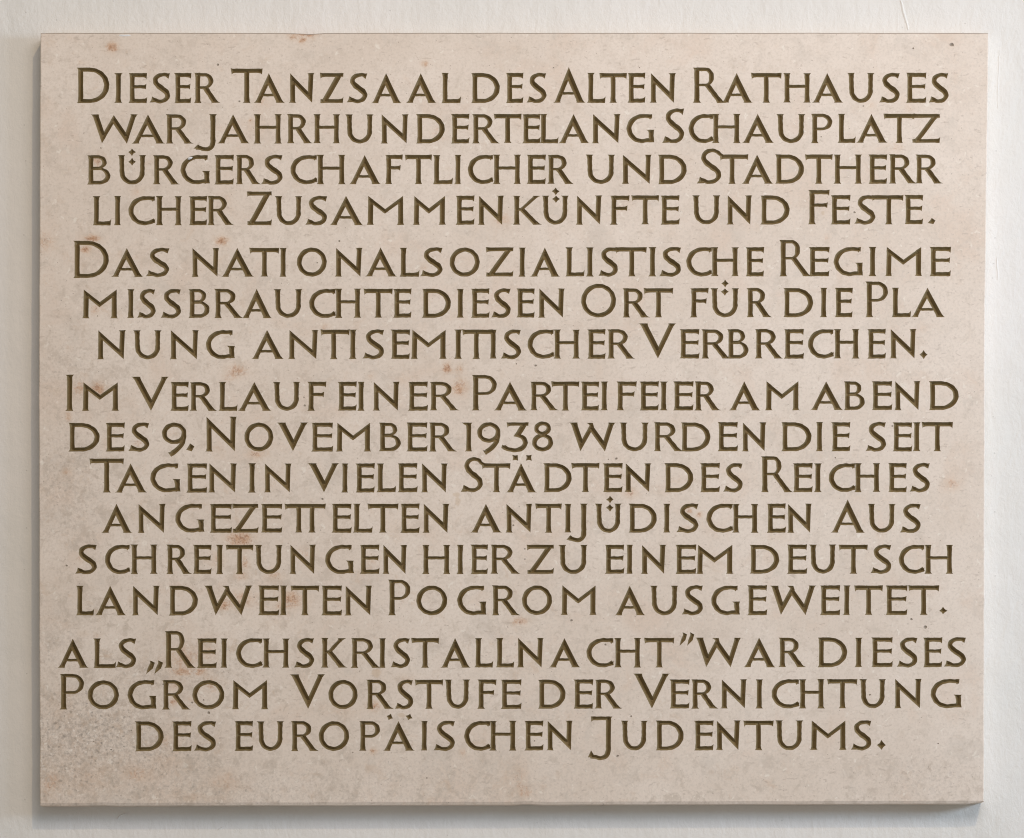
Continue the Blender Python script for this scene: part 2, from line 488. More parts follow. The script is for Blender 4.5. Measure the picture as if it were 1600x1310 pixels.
def glyph(pen, g, L, R, T, B, opt):
    w, h = R - L, B - T
    s = S * (1.06 if h > 51 else 1.0)
    X = lambda u: L + u*w
    Y = lambda v: T + v*h
    sx = L + 2.0 + s/2
    if g in 'IÍ':
        f = max(1.2, (w - s)/2)
        pen.V(X(.5), T, X(.5)-.3, B, s, (f, f), (f, f*.85))
    elif g in 'EF':
        e = 3.25
        if g == 'E':
            pen.V(sx, T, sx, B, s, (2, 0), (2, 0))
            pen.H(sx, R, B-e, 2*e, fr=(3.4, 0), cr=2.6)
            mv, mr = .455, R-1.2
        else:
            pen.V(sx+.3, T, sx, B, s, (2, 0), (2.2, 2.2))
            mv, mr = .44, R-3.2
        pen.H(sx, R, T+e, 2*e, fr=(.5, 4.0), cr=2.4)
        pen.H(sx, mr, Y(mv), 5.2, fr=(2.1, 2.8), cr=1.8)
    elif g == 'L':
        pen.V(sx+.3, T, sx, B, s, (2.1, 2.1), (2, 0))
        pen.H(sx, R, B-3.1, 6.2, fr=(4.6, 0), cr=3)
    elif g == 'H':
        a, b = L+2.1+s/2, R-2.1-s/2
        pen.V(a, T, a, B, s, (2.1, 2.1), (2.1, 2.1))
        pen.V(b, T, b, B, s, (2.1, 2.1), (2.1, 2.1))
        pen.H(a, b, Y(.45), 5.1)
    elif g == 'T':
        c = opt.get('s', (L+R)/2)
        pen.H(L, R, T+3.4, 6.7, fl=(.5, 3.9), fr=(.6, 3.8), cl=1.8, cr=1.8)
        pen.V(c, T+1, c, B, s, (0, 0), (2.2, 2.2))
    elif g == 'π':
        pen.H(L, R, T+3.4, 6.7, fl=(.5, 3.2), fr=(.4, 2.6), cl=1.8, cr=1.5)
        for u in (.343, .665):
            pen.V(X(u), T+1, X(u), B, s, (0, 0), (1.8, 1.8))
    elif g == 'D':
        pen.V(sx, T, sx, B, s, (2, 0), (2, 0))
        pen.bowl(sx, T, X(.40), R, B, 3.3, 4.2, 3.2)
    elif g == 'O':
        pen.ring(L, T, R, B, 3.9, 3.3)
    elif g in 'CG':
        r = R if g == 'C' else R-3.2
        ww = r - L
        X2 = lambda u: L+u*ww
        pen.C([(X2(.99), Y(.085)), (X2(.80), Y(.075)), (X2(.58), Y(.075)), (X2(.36), Y(.135)), (X2(.18), Y(.275)), (X2(.095), Y(.50)),
               (X2(.165), Y(.71)), (X2(.34), Y(.87)), (X2(.57), Y(.93)), (X2(.80), Y(.905))] + ([(X2(.98), Y(.83))] if g == 'C' else [(R-6, Y(.90))]),
              [3.6, 3.0, 3.2, 3.5, 3.9, 4.0, 3.9, 3.5, 3.2, 3.1, 3.6])
        pen.P((r, Y(.01)), (r-1.2, Y(.10)), (r-3.6, Y(.20)), (X2(.84), Y(.12)), (X2(.84), Y(.03)))
        if g == 'C':
            pen.P((r, Y(.76)), (r-2.2, Y(.82)), (X2(.86), Y(.86)), (X2(.9), Y(.93)), (r-.2, Y(.93)))
        else:
            pen.V(R-5.2, Y(.54), R-4.6, Y(.975), 8.2, (3.6, 1.2), (0, .6))
    elif g in 'Sßſ':
        pts = [(.93, .095), (.78, .06), (.60, .062), (.41, .105), (.28, .205), (.30, .32), (.44, .43), (.63, .53), (.82, .635), (.885, .745), (.81, .865), (.62, .935), (.42, .94), (.23, .89), (.09, .865)]
        hw = [3.8, 2.9, 3.0, 3.3, 3.7, 4.0, 4.3, 4.4, 4.2, 3.9, 3.4, 3.1, 3.0, 3.3, 4.2]
        if g == 'ß':           # top runs on into the bar of the T that follows
            p = [(X(a), Y(b)) for a, b in pts[2:]]
            pen.C([(R+1.5, T+3.3), (X(.75), T+3.3)] + p, [3.2, 3.1] + hw[2:])
        elif g == 'ſ':         # hooked top, swings down into the bar of the T
            yb_ = opt['bar']
            p = [(X(a), Y(b)) for a, b in pts[4:]]
            pen.C([(R+3.5, yb_), (R-2.5, yb_-3.5), (X(.80), Y(.085)), (X(.60), Y(.055)), (X(.40), Y(.095))] + p, [2.6, 2.8, 2.9, 3.0, 3.3] + hw[4:])
        else:
            pen.C([(X(a), Y(b)) for a, b in pts], hw)
            pen.P((R+.2, T+.2), (R-2.4, Y(.2)), (X(.84), Y(.13)), (X(.80), Y(.0)+1))
        pen.P((L-.2, B-.6), (X(.17), Y(.81)), (X(.30), Y(.88)), (X(.30), B-1.0))
    elif g in 'UÜ':
        a, b = L+2.2+s/2, R-2.2-s/2+.2
        pen.V(a, T, a+.8, Y(.60), s, (2.2, 2.2))
        pen.V(b, T, b-.3, Y(.60), s*.97, (2.2, 2.2))
        al, bl = a+.8, b-.3
        cy, cx, rx = Y(.575), (al+bl)/2, (bl-al)/2
        t = np.linspace(math.pi+.02, 0-.02, 30)
        hh = 3.2 + (s/2 - 3.2)*np.cos(t)**2
        pen.ribbon(np.stack([cx+rx*np.cos(t), cy+(B-3.2-cy)*np.sin(t)], 1), hh)
    elif g == 'R':
        pen.V(sx+.2, T, sx+.2, B, s, (2, 0), (2.1, 2.1))
        bx = L + min(.78*w, w-7)
        if opt.get('big'): bx = L+.67*w
        pen.bowl(sx, T, L+.40*w, bx, Y(.535), 2.8, 4.0, 2.1)
        x0 = L+.43*w
        pen.V(x0, Y(.47), R-5.4, B, 10.2, (0, 0), (1.2, 3.0))
    elif g == 'P':
        pen.V(sx+.2, T, sx+.2, B, s, (2, 0), (2.1, 2.1))
        pen.bowl(sx, T, X(.52), R, Y(.565), 2.8, 3.9, 2.3)
    elif g == 'B':
        pen.V(sx, T, sx, B, s, (2, 0), (2, 0))
        pen.bowl(sx, T, X(.46), X(.84), Y(.475), 2.7, 3.6, 2.0)
        pen.bowl(sx, Y(.42), X(.50), R, B, 2.0, 4.0, 2.8)
    elif g == 'K':
        pen.V(sx+.3, T, sx+.3, B, s, (2.1, 2.1), (2.1, 2.1))
        pen.V(R-5.8, T, sx+5, Y(.52), 8.0, (2.2, 2.2), (0, 0))
        pen.V(sx+6, Y(.42), R-5.6, B, 10.6, (0, 0), (1, 3))
    elif g in 'AÄ':
        pen.zig([(L+2.4, B), (X(.485), T), (R-2.4, B)], [7.8, 10.4], (2.4, 2.0), (2.0, 2.4))
        y = Y(.735)
        pen.H(X(.25), X(.76), y, 4.3)
    elif g == 'V':
        pen.zig([(L+2.4, T), (X(.515), B), (R-2.4, T)], [10.6, 8.4], (2.4, 2.0), (2.0, 2.4))
    elif g in 'Ww':
        a = .485 if g == 'W' else .465
        pen.zig([(L+2.2, T), (X(.235), B), (X(a), T+1), (X(.765), B), (R-2.2, T)], [9.6, 8.2, 10.2, 8.0], (2.2, 1.8), (1.8, 2.4))
        if g == 'w':
            x = X(a)
            pen.P((x-7.5, T+.3), (x+3, T+.3), (x+5, T+8), (x+1, T+9), (x-4, T+2.6))
    elif g == 'M':
        pen.zig([(L+2.0, B), (X(.045)+.3, T), (X(.485), Y(.615)), (X(.965), T), (R-2.0, B)], [s+.2, 10.6, 10.2, s+.4], (2.0, 2.0), (2.0, 2.0))
    elif g == 'N':
        pen.zig([(L+2.2, B), (X(.035)+.4, T), (R-3.6, B), (R-1.9, T)], [s-.2, 10.8, s-.2], (2.2, 2.0), (2.2, 1.9))
    elif g == 'Z':
        pen.H(L, R-1, T+3.1, 6.2, fl=(.3, 3.4), cl=1.2)
        pen.H(L+1, R-.6, B-3.05, 6.1, fr=(3.8, 0), cr=2.6)
        pen.V(R-5.4, T+.1, L+5.6, B-.1, 9.9)
    elif g == 'J':          # small J, dips below the line with a hook to the left
        c = R-2.0-s/2
        pen.V(c, T, c, B-13, s, (2.2, 2.2))
        pen.C([(c, B-18), (c-.1, B-13), (c-3, B-6.2), (c-10, B-3.2), (L+9, B-5.4), (L+3.8, B-6.2)], [s/2, s/2, 3.7, 3.2, 3.3, 3.6])
        pen.P((L-.2, B-4.2), (L+6.5, B-11), (L+10, B-8.5), (L+10, B-3.2))
    elif g == 'j':          # large J with a bar
        c = R-2.6-s/2
        pen.H(L+4.5, R-2.6, T+3, 5.8, fl=(.4, 3.6), cl=.8)
        pen.V(c, T, c-.3, B-15, s, (0, 2.0))
        pen.C([(c-.3, B-20), (c-.5, B-14), (c-4, B-6.6), (c-12, B-3.3), (c-21, B-5.2), (L+3.6, B-6.5)], [s/2, s/2, 3.7, 3.3, 3.2, 3.6])
        pen.P((L-.2, B-4.4), (L+4.8, B-15.5), (L+8.5, B-10), (L+11, B-4))
    elif g == '1':
        c = R-1.8-s/2
        pen.V(c, T, c, B, s, (0, 1.8), (2.2, 1.8))
        pen.P((L, T), (L+2.4, T+2.2), (c-s/2, T+4.6), (c-s/2, T+9), (c, T+6), (c, T))
    elif g == '9':
        yb_ = Y(.63)
        pen.ring(L, T, R, yb_, 3.8, 3.2)
        pen.C([(R-3.9, Y(.33)), (R-4.3, Y(.46)), (X(.80), Y(.64)), (X(.57), Y(.82)), (X(.40), Y(.91))], [3.7, 3.8, 3.8, 3.7, 4.0])
        pen.P((X(.24), Y(.87)), (X(.42), Y(.86)), (X(.60), Y(.84)), (X(.45), Y(.97)), (X(.38), B+.4))
    elif g == '3':
        pen.H(X(.18), R-.5, T+2.8, 5.4, fl=(.3, 3.2), cl=1.4)
        pen.V(R-5, T+.1, X(.56), Y(.47), 10.5)
        pen.C([(X(.47), Y(.43)), (X(.66), Y(.455)), (X(.84), Y(.57)), (X(.86), Y(.73)), (X(.74), Y(.87)), (X(.50), Y(.935)), (X(.25), Y(.90)), (X(.07), Y(.83))], [2.4, 3.0, 3.8, 4.0, 3.7, 3.2, 3.2, 3.8])
        pen.P((X(.02), Y(.74)), (X(-.02), Y(.86)), (X(.16), Y(.94)), (X(.24), Y(.84)))
    elif g == '8':
        pen.ring(X(.10), T, X(.90), Y(.465), 3.5, 3.0)
        pen.ring(L, Y(.40), R, B, 3.8, 3.1)
    elif g == '.':
        pen.dot((L+R)/2, (T+B)/2, w/2, h/2, .62)
    elif g == ',':          # full stop cut as a tilted rhombus
        pen.P((X(.48), T), (R, Y(.40)), (X(.70), B), (L, Y(.80)), (X(.30), Y(.38)))
        pen.lines.append(np.array([(X(.55), Y(.52))]))
    elif g in '„”':
        dx = .47*w if g == '„' else .50*w
        for k in range(2):
            o = L + k*dx
            pen.P((o+.22*w, T), (o+.33*w, T+1.2), (o+.55*w-.5, T+.16*h), (o+.41*w, T+.58*h), (o+.02*w, B), (o+.10*w, T+.58*h), (o+.25*w, T+.2*h))
            pen.lines.append(np.array([(o+.38*w, T+.18*h), (o+.27*w, T+.5*h)]))


# ------------------------------------------------------------------ the inscription, measured letter by letter
# line: (crop top, [cap top left, right], [baseline left, right], words); x in quarter mm from the crop's left edge
X0 = (80, 440, 800, 1120)
LINES = [
 (95, (78, 77), (266, 263), [
  "@0 D160,363t44 I393,447 E483,600 S615,742 E768,876 R892,1048",
  "@0 T1122,1322t49 A1265,1462 @1 N45,206 Z238,390 S408,535 A560,752 A776,970 L998,1122",
  "@1 D1185,1364 E1402,1512 @2 S92,214",
  "@2 A256,460t40 L468,584 T545,718 E722,834 N860,1026",
  "@2 R1130,1328t42 A1308,1506 @3 T212,405 H415,588 A595,792 U815,985 S1015,1142 E1183,1310 S1325,1447"]),
 (95, (336, 332), (519, 514), [
  "@0 W247,543 A502,712 R715,880",
  "@0 J890,1035b568 A1038,1242 H1265,1442 @1 R32,185 H198,366 U398,575 N618,796 D840,1020 E1058,1174 R1190,1354 T1325,1500 @2 E64,178 L172,292 A290,486 N498,680 G716,890",
  "@2 S938,1076t298 C1105,1258 H1250,1428 @3 A158,360 U372,553 P588,722 L755,868 A870,1068 T1042,1238s1141 Z1218,1398"]),
 (225, (71, 66), (255, 249), [
  "@0 B225,370 Ü415,594:505,52:505,112 R635,795 G808,992 E1020,1142 R1152,1300 S1312,1446 @1 C55,222 H218,400 A420,622 F645,758 T770,940 L945,1072 I1080,1125 C1165,1322 H1320,1497 @2 E92,212 R220,376",
  "@2 U460,645 N685,875 D912,1092",
  "@2 ſ1155,1310t29 T1298,1478s1375 @3 A155,355 D365,545 T550,724 H730,908 E948,1065 R1075,1240 R1240,1404"]),
 (225, (328, 320), (510, 502), [
  "@0 L258,376 I393,438 C482,650 H652,818 E860,975 R975,1132",
  "@0 Z1222,1382t298 @1 U-43,130 S148,284 A300,512 M530,768 M818,1028 E1088,1206 N1225,1392 K1445,1618 @2 Ü185,355:273,297:275,345 N398,565 F613,735 T745,920 E928,1048",
  "@2 U1125,1302 N1340,1503 @3 D272,455",
  "@3 F570,706t290 E712,836 ß860,990 T968,1168s1075 E1172,1290 ,1318,1368t462b503"]),
 (365, (92, 83), (272, 267), [
  "@0 D138,360t47b278 A375,577 S592,738",
  "@0 N875,1053 A1062,1268 T1238,1426 I1428,1472 @1 O95,282 N332,508 A522,722 L737,862 S866,1006 O1050,1238 Z1275,1452 I1482,1527 @2 A112,302 L333,455 I463,512 ß540,660 T645,842s748 I852,905 S920,1056 C1090,1250 H1243,1418 E1460,1576",
  "@3 R390,585t42 E575,705 G730,914 I948,1000 M1050,1285 E1330,1464"]),
 (365, (350, 339), (530, 523), [
  "@0 M192,418 I475,520 S538,650 S685,810 B857,990 R1018,1190 A1190,1382 U1390,1570 @1 C172,338 H332,498 T512,695 E697,812",
  "@1 D878,1058 I1095,1140 E1183,1300 S1310,1430 E1468,1582 @2 N162,332",
  "@2 O432,650t315 R690,853 T822,1008",
  "@2 F1112,1230 Ü1240,1420:1332,313:1330,365 @3 R185,335",
  "@3 D415,602 I645,692 E737,850",
  "@3 P928,1070t300 L1092,1215 A1213,1428"]),
 (505, (45, 37), (227, 221), [
  "@0 N285,468 U512,690 N740,925 G967,1148",
  "@0 A1250,1455 @1 N40,232 T242,425s325 I420,472 S505,640 E682,803 M805,1033 I1078,1130 T1128,1322s1217 I1300,1345 S1372,1495 @2 C97,262 H258,425 E470,585 R595,760",
  "@2 V790,1028t3 E1047,1172 R1183,1360 B1345,1478 @3 R238,405 E420,545 C570,730 H730,892 E940,1057 N1080,1250 .1265,1320t171b226"]),
 (505, (370, 363), (550, 544), [
  "@0 I88,143t322 M190,425",
  "@0 V500,738t335 E745,860 R865,1028 L1045,1165 A1165,1378 U1385,1557 @1 F160,280",
  "@1 E350,470 I475,520 N568,740 E790,915 R925,1102",
  "@1 P1188,1345t326 A1325,1535 @2 R112,282 T245,422 E430,545 I553,602 F652,780 E798,918 I922,975 E1008,1135 R1140,1295",
  "@2 A1355,1555 @3 M300,518",
  "@3 A583,790 B793,925 E968,1097 N1108,1275 D1325,1512"]),
 (645, (64, 60), (243, 242), [
  "@0 D108,303 E340,460 S483,612",
  "@0 9:692,845t64b275 ,842,895t193b243",
  "@0 N962,1162t25 O1207,1388 @1 V-32,168 E185,322 M337,560 B608,745 E780,912 R920,1085",
  "@1 1:1125,1192 9:1222,1368t60b263 3:1375,1545t60b247 @2 8:125,257t55b243",
  "@2 w358,648 U672,855 R885,1060 D1055,1240 E1285,1412 N1435,1592",
  "@3 D403,592 I620,665 E715,835",
  "@3 S930,1057 E1098,1222 I1225,1275 T1280,1477"]),
 (645, (317, 316), (500, 496), [
  "@0 T238,455t288 A398,600 G618,808 E845,975 N980,1163",
  "@0 I1230,1282 N1328,1505",
  "@1 V160,362 I375,418 E462,583 L593,716 E725,850 N870,1040",
  "@1 ſ1120,1258t278 T1250,1432s1343 @2 Ä-38,155:20,282:105,282 D195,373 T370,548 E568,692 N703,872",
  "@2 D952,1133 E1175,1300 S1320,1440",
  "@3 R275,468t273 E475,600 I607,658 C700,865 H858,1022 E1070,1188 S1205,1330"]),
 (765, (90, 90), (271, 271), [
  "@0 A312,508 N538,718 G775,957 E990,1130 Z1130,1298 E1310,1445 @1 π18,277 E312,438 L445,570 T535,730 E742,863 N880,1050",
  "@1 A1180,1378 @2 N-42,130 T145,312 I328,372 J340,473b330 Ü518,685:612,63:612,115 D728,905 I945,990 S1028,1165 C1215,1380 H1375,1540 @3 E312,432 N438,597",
  "@3 A712,928t62 U942,1118 S1145,1273"]),
 (765, (346, 346), (529, 527), [
  "@0 S150,285 C337,492 H495,665 R718,870 E885,1003 I1030,1077 T1090,1265 U1270,1447 @1 N47,217 G272,452 E488,612 N628,788",
  "@1 H878,1055 I1095,1140 E1180,1290 R1305,1482",
  "@2 Z92,265 U290,473",
  "@2 E580,702 I715,755 N805,965 E1022,1152 M1150,1385",
  "@3 D205,390 E438,565 U577,747 T762,945 S960,1090 C1138,1298 H1297,1478"]),
 (895, (82, 80), (268, 265), [
  "@0 L155,268 A272,470 N503,680 D735,917 w955,1260 E1293,1425 I1428,1475 @1 T55,235 E248,378 N392,568",
  "@1 P665,805t45 O842,1035 G1097,1280 R1313,1482 @2 O62,250 M303,530",
  "@2 A640,835 U862,1040 S1060,1193 G1245,1425 @3 E190,315 w333,622 E645,772 I790,835 T858,1038 E1055,1192 T1195,1390 .1388,1440t214b262"]),
 (895, (412, 405), (597, 590), [
  "@0 A38,235 L262,405 S402,530",
  "@0 „590,700t549b635 R708,895t365 E910,1035 I1058,1103 C1155,1320 H1320,1490 @1 S78,202 K245,402 R432,610 I608,652 S682,800 T808,985 A992,1182 L1205,1322 L1338,1455 @2 N30,200 A230,430 C465,635 H638,808 T825,1015 ”1045,1138t373b458",
  "@2 w1145,1435 @3 A165,368 R385,548",
  "@3 D630,815 I862,912 E965,1100 S1125,1253 E1290,1410 S1420,1557"]),
 (1045, (73, 65), (256, 247), [
  "@0 P52,205t32 O228,423 G477,658 R693,863 O882,1082 M1127,1358",
  "@1 V50,275t36 O292,475 R528,690 S708,820 T832,1010 U1018,1178 F1223,1343 E1370,1500",
  "@2 D163,335 E385,508 R517,678",
  "@2 V755,988t32 E985,1110 R1120,1280 N1303,1470 I1523,1570 @3 C342,515 H512,675 T690,880 U890,1058 N1107,1283 G1335,1530"]),
 (1045, (330, 323), (517, 508), [
  "@0 D523,703 E755,878 S892,1030",
  "@0 E1145,1262 U1285,1455 @1 R57,222 O232,422 P483,615 Ä632,832:676,303:797,303 I872,912 S950,1082 C1142,1305 H1298,1468 @2 E78,197 N215,382",
  "@2 j475,630t299b573 U680,848 D898,1073 E1138,1260 N1273,1430 @3 T165,355 U365,540 M582,812 S838,965 .1000,1058t446b509"]),
]
TEXT = ["DIESER TANZSAAL DES ALTEN RATHAUSES", "WAR JAHRHUNDERTELANG SCHAUPLATZ", "BÜRGERSCHAFTLICHER UND STADTHERR",
        "LICHER ZUSAMMENKÜNFTE UND FESTE.", "DAS NATIONALSOZIALISTISCHE REGIME", "MISSBRAUCHTE DIESEN ORT FÜR DIE PLA",
        "NUNG ANTISEMITISCHER VERBRECHEN.", "IM VERLAUF EINER PARTEIFEIER AM ABEND", "DES 9. NOVEMBER 1938 WURDEN DIE SEIT",
        "TAGEN IN VIELEN STÄDTEN DES REICHES", "ANGEZETTELTEN ANTIJÜDISCHEN AUS", "SCHREITUNGEN HIER ZU EINEM DEUTSCH",
        "LANDWEITEN POGROM AUSGEWEITET.", "ALS „REICHSKRISTALLNACHT” WAR DIESES", "POGROM VORSTUFE DER VERNICHTUNG",
        "DES EUROPÄISCHEN JUDENTUMS."]
ORD = "first second third fourth fifth sixth seventh eighth ninth tenth eleventh twelfth thirteenth fourteenth fifteenth sixteenth".split()


def draw_word(src, y0, tops, bases):
    pen = Pen()
    cx0 = 80
    for tok in src.split():
        if tok[0] == '@':
            cx0 = X0[int(tok[1])]
            continue
        m = re.match(r'(.):?(-?[\d.]+),([\d.]+)((?:[tbs][\d.]+)*)((?::-?[\d.]+,[\d.]+)*)$', tok)
        g, l, r, mods, dots = m.groups()
        l, r = float(l), float(r)
        L, R = cx0 + l/4, cx0 + r/4
        k = ((L+R)/2 - 80) / 1440
        T = y0 + (tops[0] + (tops[1]-tops[0])*k) / 4
        B = y0 + (bases[0] + (bases[1]-bases[0])*k) / 4
        opt = {'bar': T + 3}
        for c, val in re.findall(r'([tbs])([\d.]+)', mods):
            val = float(val)
            if c == 't':
                T = y0 + val/4
                opt['big'] = True
            elif c == 'b': B = y0 + val/4
            else: opt['s'] = cx0 + val/4
        T += random.uniform(-.25, .25); B += random.uniform(-.25, .25)
        glyph(pen, g, L, R, T, B, opt)
        for a, b in re.findall(r':(-?[\d.]+),([\d.]+)', dots):
            dx, dy = cx0 + float(a)/4, y0 + float(b)/4
            if g == 'Ä' and y0 == 645:
                pen.dot(dx, dy, 6.2, 6.2, .62, math.pi/4)
            elif g == 'Ä':
                pen.dot(dx, dy, 5.6, 5.6, .62, .35)
            else:
                pen.dot(dx, dy, 6.2, 6.0, .62)
    # hand cut: a slight wander of every outline
    out = []
    for p in pen.polys:
        a = 0.5*np.sum(p[:, 0]*np.roll(p[:, 1], -1) - np.roll(p[:, 0], -1)*p[:, 1])
        q = p if a > 0 else p[::-1]
        q = q + 0.22*np.stack([np.sin(q[:, 1]*.61 + q[:, 0]*.13), np.cos(q[:, 0]*.57 + q[:, 1]*.17)], 1)
        keep = np.linalg.norm(q - np.roll(q, 1, 0), axis=1) > .02
        out.append(q[keep])
    return out, pen.lines


def winding(p, poly):
    """nonzero winding test of points p against one closed polygon"""
    a, b = poly, np.roll(poly, -1, 0)
    w_ = np.zeros(len(p), int)
    for i in range(0, len(p), 2000):
        q = p[i:i+2000]
        up = (a[None, :, 1] <= q[:, 1:2]) & (b[None, :, 1] > q[:, 1:2])
        dn = (a[None, :, 1] > q[:, 1:2]) & (b[None, :, 1] <= q[:, 1:2])
        side = (b[None, :, 0]-a[None, :, 0])*(q[:, 1:2]-a[None, :, 1]) - (q[:, 0:1]-a[None, :, 0])*(b[None, :, 1]-a[None, :, 1])
        w_[i:i+2000] = (up & (side > 0)).sum(1) - (dn & (side < 0)).sum(1)
    return w_ != 0


def cover(cen, polys):
    """which of the points lie in any of the polygons"""
    hit = np.zeros(len(cen), bool)
    order = np.argsort(cen[:, 1])
    ys = cen[order, 1]
    for p in polys:
        lo, hi = np.searchsorted(ys, p[:, 1].min()), np.searchsorted(ys, p[:, 1].max())
        k = order[lo:hi]
        k = k[(cen[k, 0] > p[:, 0].min()) & (cen[k, 0] < p[:, 0].max()) & ~hit[k]]
        if len(k):
            hit[k] = winding(cen[k], p)
    return hit


def cdt(polys, extra_pts=None, eps=1e-3):
    """triangulate with every polygon edge as a constraint"""
    verts, edges = [], []
    for p in polys:
        i, n = len(verts), len(p)
        verts += [Vector((float(x), float(y))) for x, y in p]
        edges += [(i+k, i+(k+1) % n) for k in range(n)]
    if extra_pts is not None:
        verts += [Vector((float(x), float(y))) for x, y in extra_pts]
    r = delaunay_2d_cdt(verts, edges, [], 0, eps, False)
    v = np.array([(a[0], a[1]) for a in r[0]])
    t = np.array([f for f in r[2] if len(f) == 3])
    return v, t, v[t].mean(1)


def seg_dist(p, a, b):
    """distance of points p (n,2) to the nearest of segments a-b (m,2)"""
    out = np.full(len(p), 1e9)
    d = b - a
    l2 = np.maximum((d*d).sum(1), 1e-12)
    for i in range(0, len(p), 400):
        q = p[i:i+400]
        w_ = q[:, None, :] - a[None]
        t = np.clip((w_*d[None]).sum(2)/l2, 0, 1)
        e = w_ - t[..., None]*d[None]
        out[i:i+400] = np.sqrt((e*e).sum(2).min(1))
    return out


def inside(p, a, b):
    """even-odd test against closed outline segments"""
    c = np.zeros(len(p), int)
    for i in range(0, len(p), 400):
        q = p[i:i+400]
        ya, yb = a[None, :, 1], b[None, :, 1]
        cond = (ya > q[:, 1:2]) != (yb > q[:, 1:2])
        with np.errstate(divide='ignore', invalid='ignore'):
            xi = a[None, :, 0] + (q[:, 1:2]-ya)*(b[None, :, 0]-a[None, :, 0])/(yb-ya)
        c[i:i+400] = (cond & (q[:, 0:1] < xi)).sum(1)
    return c % 2 == 1


SLOPE, MAXD = 1.3, 8.5


def carve(polys, lines):
    v, tris, cen = cdt(polys)
    ins = [tuple(int(i) for i in t) for t in tris[cover(cen, polys)]]
    cnt = {}
    for t in ins:
        for k in range(len(t)):
            e = (t[k], t[(k+1) % len(t)])
            cnt.setdefault((min(e), max(e)), []).append(e)
    outl = [e[0] for e in cnt.values() if len(e) == 1]
    used = sorted({i for e in outl for i in e})
    idx = {i: k for k, i in enumerate(used)}
    ov = v[used]
    oe = [(idx[a], idx[b]) for a, b in outl]
    A = ov[[e[0] for e in oe]]; Bp = ov[[e[1] for e in oe]]
    x0, y0 = ov.min(0); x1, y1 = ov.max(0)
    st = 1.5
    gx, gy = np.meshgrid(np.arange(x0, x1, st), np.arange(y0, y1, st))
    pts = np.stack([gx.ravel(), gy.ravel()], 1) + rng.uniform(-.25, .25, (gx.size, 2))
    cl = np.concatenate([l for l in lines if len(l)])
    pts = pts[inside(pts, A, Bp)]
    cl = cl[inside(cl, A, Bp)]
    # drop grid points too near a centre line point
    cell = {(int(a//1), int(b//1)) for a, b in cl}
    keep = [not any((int(a//1)+i, int(b//1)+j) in cell for i in (-1, 0, 1) for j in (-1, 0, 1)) or random.random() < .15 for a, b in pts]
    pts = np.concatenate([pts[np.array(keep, bool)], cl]) if len(pts) else cl
    pts = pts[seg_dist(pts, A, Bp) > .45]
    vv = [Vector((float(a), float(b))) for a, b in np.concatenate([ov, pts])]
    r = delaunay_2d_cdt(vv, oe, [], 0, 1e-3, False)
    v2 = np.array([(a[0], a[1]) for a in r[0]])
    t2 = np.array([t for t in r[2] if len(t) == 3])
    cen = v2[t2].mean(1)
    t2 = t2[inside(cen, A, Bp)]
    dep = np.minimum(seg_dist(v2, A, Bp) * SLOPE, MAXD)
    dep[dep < .02] = 0
    return v2, t2, dep


root = bpy.data.objects.new("memorial_plaque", None)
COL.objects.link(root)
root.empty_display_size = .1
root["label"] = "pale limestone memorial plaque with sixteen lines of carved German capitals"
root["category"] = "plaque"

all_polys = []
for li, (y0, tops, bases, words) in enumerate(LINES):
    le = bpy.data.objects.new("text_line", None)
    COL.objects.link(le)
    le.empty_display_size = .02
    le.parent = root
    le["label"] = "%s line of the inscription: %s" % (ORD[li], TEXT[li])
    for wi, src in enumerate(words):
        polys, lines = draw_word(src, y0, tops, bases)
        all_polys += polys
        v, t, dep = carve(polys, lines)
        o = mesh_obj("carved_word", [W(a, b, d) for (a, b), d in zip(v, dep)], t[:, ::-1] if True else t, [GROOVE], le)
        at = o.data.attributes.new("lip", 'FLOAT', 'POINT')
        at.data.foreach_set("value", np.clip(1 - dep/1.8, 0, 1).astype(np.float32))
        o["label"] = "carved word %s" % TEXT[li].split()[wi]

# ------------------------------------------------------------------ the slab
def edge_pts(a, b, n, amp):
    a, b = np.array(a, float), np.array(b, float)
    t = np.linspace(0, 1, n, endpoint=False)
    return a + (b-a)*t[:, None] + rng.normal(0, amp, (n, 2))


corner = [(64.5, 53.0), (1543.3, 53.0), (1537.5, 520), (1536.3, 1251.4), (63.5, 1255.2), (62.3, 620)]
out = np.concatenate([edge_pts(corner[i], corner[(i+1) % 6], n, .16) for i, n in enumerate((60, 20, 28, 60, 26, 24))])
# small chips on the arrises
for (px, py, r) in ((478, 53, 5), (460, 53, 3), (1120, 53, 2.5), (160, 1254, 3), (830, 1253, 2.5), (63, 1160, 3), (1537, 482, 2)):
    d = np.linalg.norm(out - (px, py), axis=1)
    i = int(d.argmin())
    dirc = np.array((800, 655)) - out[i]
    out[i] += dirc/np.linalg.norm(dirc) * r * .35

